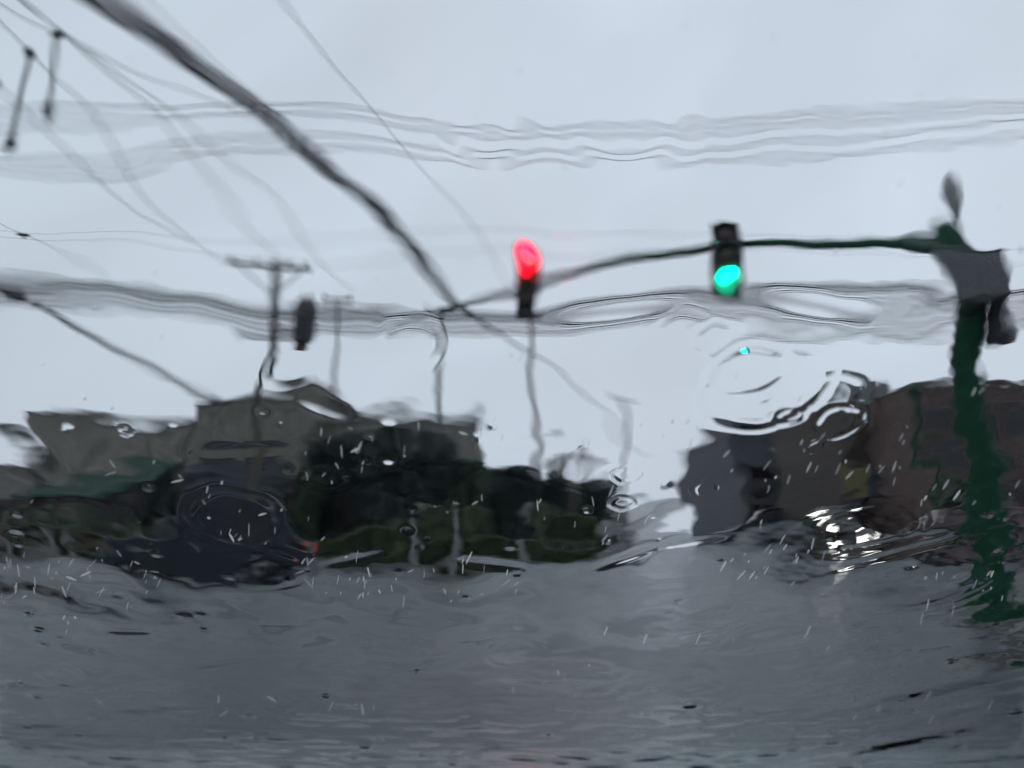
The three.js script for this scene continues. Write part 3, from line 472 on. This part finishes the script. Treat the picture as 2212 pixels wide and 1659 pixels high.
{
  const t = thing('car_front', 'car front with rain swept windscreen, rippling water film and scattered drops', 'car', FOOT.clone());
  // own axes: X = across, Y = pane normal, Z = -(down the pane)
  const X = V(1, 0, 0), Q = new THREE.Matrix4().makeBasis(X, NRM, X.clone().cross(NRM));
  t.rotation.setFromRotationMatrix(Q);
  const zOf = (v) => v * EV.dot(X.clone().cross(NRM));
  // the film: fine grid, closer where the pane is nearer to the eye
  const nV = 130, nU = 110, pad = 6, cols = nU + 2 * pad + 1, pos = new Float32Array((nV + 1) * cols * 3), idx = new Uint32Array(nV * (cols - 1) * 6);
  const rows = [...Array(nV + 1)].map((_, i) => { const f = i / nV, angle = -DIST * Math.tan((1 - f) * Math.atan(-VLO / DIST) + f * Math.atan(-VHI / DIST)); return 0.35 * angle + 0.65 * (VLO + (VHI - VLO) * f); });
  for (let i = 0; i <= nV; i++) {
    const v = rows[i], full = halfWidth(v), near = Math.min(full * 0.9, 0.9 * Math.hypot(DIST, v) + 0.05);
    for (let j = 0; j < cols; j++) {
      const c = j - pad, u = c < 0 ? -near - (full - near) * (-c / pad) : c > nU ? near + (full - near) * ((c - nU) / pad) : -near + 2 * near * c / nU;
      const o = (i * cols + j) * 3; pos[o] = u; pos[o + 1] = 0.0035 + filmSwell(u, v); pos[o + 2] = zOf(v);
    }
  }
  const flip = zOf(1) > 0; let k = 0;
  for (let i = 0; i < nV; i++) for (let j = 0; j < cols - 1; j++) { const a = i * cols + j, b = a + 1, c = a + cols, d = c + 1; if (flip) { idx[k++] = a; idx[k++] = c; idx[k++] = b; idx[k++] = b; idx[k++] = c; idx[k++] = d; } else { idx[k++] = a; idx[k++] = b; idx[k++] = c; idx[k++] = b; idx[k++] = d; idx[k++] = c; } }
  const top = new THREE.BufferGeometry(); top.setAttribute('position', new THREE.BufferAttribute(pos, 3)); top.setIndex(new THREE.BufferAttribute(idx, 1)); top.computeVertexNormals();
  // flat back and rim close it into a body of water
  const nTop = (nV + 1) * cols, edge = []; for (let j = 0; j < cols; j++) edge.push(j); for (let i = 1; i <= nV; i++) edge.push(i * cols + cols - 1); for (let j = cols - 2; j >= 0; j--) edge.push(nV * cols + j); for (let i = nV - 1; i >= 1; i--) edge.push(i * cols);
  const ne = edge.length, P2 = new Float32Array((nTop + ne * 3 + 1) * 3), N2 = new Float32Array((nTop + ne * 3 + 1) * 3), I2 = [];
  P2.set(pos); N2.set(top.attributes.normal.array);
  const centre = nTop + ne * 3; P2.set([0, 0.0005, zOf(-0.7)], centre * 3); N2.set([0, -1, 0], centre * 3);
  edge.forEach((e, n) => {
    const p = [pos[e * 3], pos[e * 3 + 1], pos[e * 3 + 2]], out = V(p[0], 0, p[2] - zOf(-0.7)).normalize();
    P2.set([p[0], 0.0005, p[2]], (nTop + n) * 3); N2.set([0, -1, 0], (nTop + n) * 3);
    P2.set(p, (nTop + ne + n) * 3); N2.set([out.x, 0, out.z], (nTop + ne + n) * 3); P2.set([p[0], 0.0005, p[2]], (nTop + 2 * ne + n) * 3); N2.set([out.x, 0, out.z], (nTop + 2 * ne + n) * 3);
    const m = (n + 1) % ne, q = flip ? [[centre, nTop + n, nTop + m]] : [[centre, nTop + m, nTop + n]];
    for (const a of q) I2.push(...a);
    const A = nTop + ne + n, B = nTop + ne + m, C = nTop + 2 * ne + n, D = nTop + 2 * ne + m; I2.push(...(flip ? [A, B, C, B, D, C] : [A, C, B, B, C, D]));
  });
  // wind the back fan so that it faces the cabin
  const all = new Uint32Array(idx.length + I2.length); all.set(idx); all.set(I2, idx.length);
  const film = new THREE.BufferGeometry(); film.setAttribute('position', new THREE.BufferAttribute(P2, 3)); film.setAttribute('normal', new THREE.BufferAttribute(N2, 3)); film.setIndex(new THREE.BufferAttribute(all, 1));
  const uvs = new Float32Array(P2.length / 3 * 2); for (let n = 0; n < uvs.length / 2; n++) { uvs[n * 2] = (P2[n * 3] + 0.95) / 1.9; uvs[n * 2 + 1] = (P2[n * 3 + 2] / zOf(1) - VLO) / (VHI - VLO); }
  film.setAttribute('uv', new THREE.BufferAttribute(uvs, 2));
  const TS = 2048, SPAN = 0.0012, ripple = new Float32Array(TS * TS * 4);
  for (let j = 0; j < TS; j++) for (let i = 0; i < TS; i++) {
    const u = -0.95 + 1.9 * (i + 0.5) / TS, v = VLO + (VHI - VLO) * (j + 0.5) / TS, o = (j * TS + i) * 4;
    ripple[o] = ripple[o + 1] = ripple[o + 2] = 0.5 + (Math.abs(u) < 0.72 * Math.hypot(DIST, v) * 1.35 + 0.05 ? filmRipple(u, v) : 0) / SPAN; ripple[o + 3] = 1;
  }
  const rippleMap = new THREE.DataTexture(ripple, TS, TS, THREE.RGBAFormat, THREE.FloatType); rippleMap.magFilter = THREE.LinearFilter; rippleMap.needsUpdate = true;
  const water = new THREE.MeshPhysicalMaterial({ color: 0xffffff, roughness: 0, transmission: 1, thickness: 0.004, ior: 1.33, bumpMap: rippleMap, bumpScale: SPAN });
  mesh('water_film', film, water, t);
  // the pane itself
  const shape = new THREE.Shape([[-0.92, VLO], [0.92, VLO], [0.76, VHI], [-0.76, VHI]].map(([u, v]) => new THREE.Vector2(u, v)));
  const pane = new THREE.ShapeGeometry(shape); pane.rotateX(Math.PI / 2); if (!flip) pane.scale(1, 1, -1); pane.translate(0, -0.001, 0);
  mesh('glass_pane', pane, new THREE.MeshPhysicalMaterial({ color: 0xfafdfc, roughness: 0, transmission: 1, thickness: 0, ior: 1.5, side: THREE.DoubleSide }), t);
  // clinging drops
  const beadMats = [0.18, 0.36, 0.75].map((o) => { const m = new THREE.MeshPhysicalMaterial({ color: 0xffffff, roughness: 0.95, transmission: 0.65, thickness: 0, transparent: true, opacity: o }); return m; });
  const beadGeo = new THREE.SphereGeometry(1, 8, 6);
  for (let n = 0; n < 298; n++) {
    let px, py, tries = 0; do { px = rr(0, 2212); py = n < 190 ? rr(900, 1300) : n < 265 ? rr(1200, 1560) : rr(60, 900); } while (gnoise(px / 260, py / 150, 91) < 0.02 + 0.1 * rnd() && tries++ < 30);
    const [u, v] = onGlass(px, py), m = Math.abs(onGlass(px + 10, py)[0] - u) / 10;
    const slant = px > 1300 ? rr(0.2, 0.8) : (rnd() < 0.5 ? rr(-0.2, 0.5) : rr(-1.5, 1.5)), L = 3 + 13 * Math.pow(rnd(), 1.5), th = rr(1.0, 2.4);
    const [u2, v2] = onGlass(px + Math.sin(slant) * 10, py - Math.cos(slant) * 10), du = (u2 - u) / 10, dv = (v2 - v) / 10, ml = Math.hypot(du, dv);
    const b = mesh('water_bead', beadGeo, beadMats[rnd() < 0.5 ? 0 : rnd() < 0.7 ? 1 : 2], t);
    b.position.set(u, 0.0035 + filmSwell(u, v) + 0.0012, zOf(v)); b.scale.set(th * m, 0.0009, L * ml); b.rotation.y = Math.atan2(du, zOf(dv));
  }
  // surround and cabin pieces that the inside of the glass mirrors
  const inv = Q.clone().transpose(), put = (g) => { g.translate(-FOOT.x, -FOOT.y, -FOOT.z); g.applyMatrix4(inv); return g; };
  mesh('dashboard', put(rbox(1.7, 0.5, 0.8, 0.05, 0, 0.34, -0.8)), M.interior, t);
  mesh('roof_header', put(box(1.6, 0.05, 1.5, 0, 1.68, 0.75)), M.interior, t);
  const bonnet = new THREE.PlaneGeometry(1.8, 1.3, 48, 40), bp = bonnet.attributes.position, bu = bonnet.attributes.uv;
  for (let n = 0; n < bp.count; n++) { const x = bp.getX(n), f = 0.5 - bp.getY(n) / 1.3, z = 1.26 + 1.3 * f; bp.setXYZ(n, x, 0.905 + 0.02 * Math.sin(Math.PI * Math.min(1, f * 3)) - 0.3 * Math.pow(Math.max(0, f - 0.2), 1.5) - 0.06 * Math.pow(Math.abs(x) / 0.9, 3) + 0.012 * Math.exp(-Math.pow((Math.abs(x) - 0.45) / 0.06, 2)), -z); bu.setXY(n, x * 1.8, z * 1.8); }
  bonnet.computeVertexNormals();
  mesh('bonnet', put(bonnet), mat(0.2, 0.24, 0.25, 0.4, { side: THREE.DoubleSide, clearcoat: 0.8, clearcoatRoughness: 0.25, bumpMap: rep(noiseMap(512, 40, 0, 1, 93, false), 1, 1), bumpScale: 0.0015 }), t);
  const corner = (s, v) => FOOT.clone().addScaledVector(EV, v).add(V(s * (halfWidth(v) + 0.05), 0, 0));
  for (const s of [-1, 1]) mesh('pillar', put(rod(corner(s, VLO - 0.02), corner(s, VHI + 0.02), 0.05, 0.045, 10)), M.interior, t);
}

renderer.render(scene, camera);
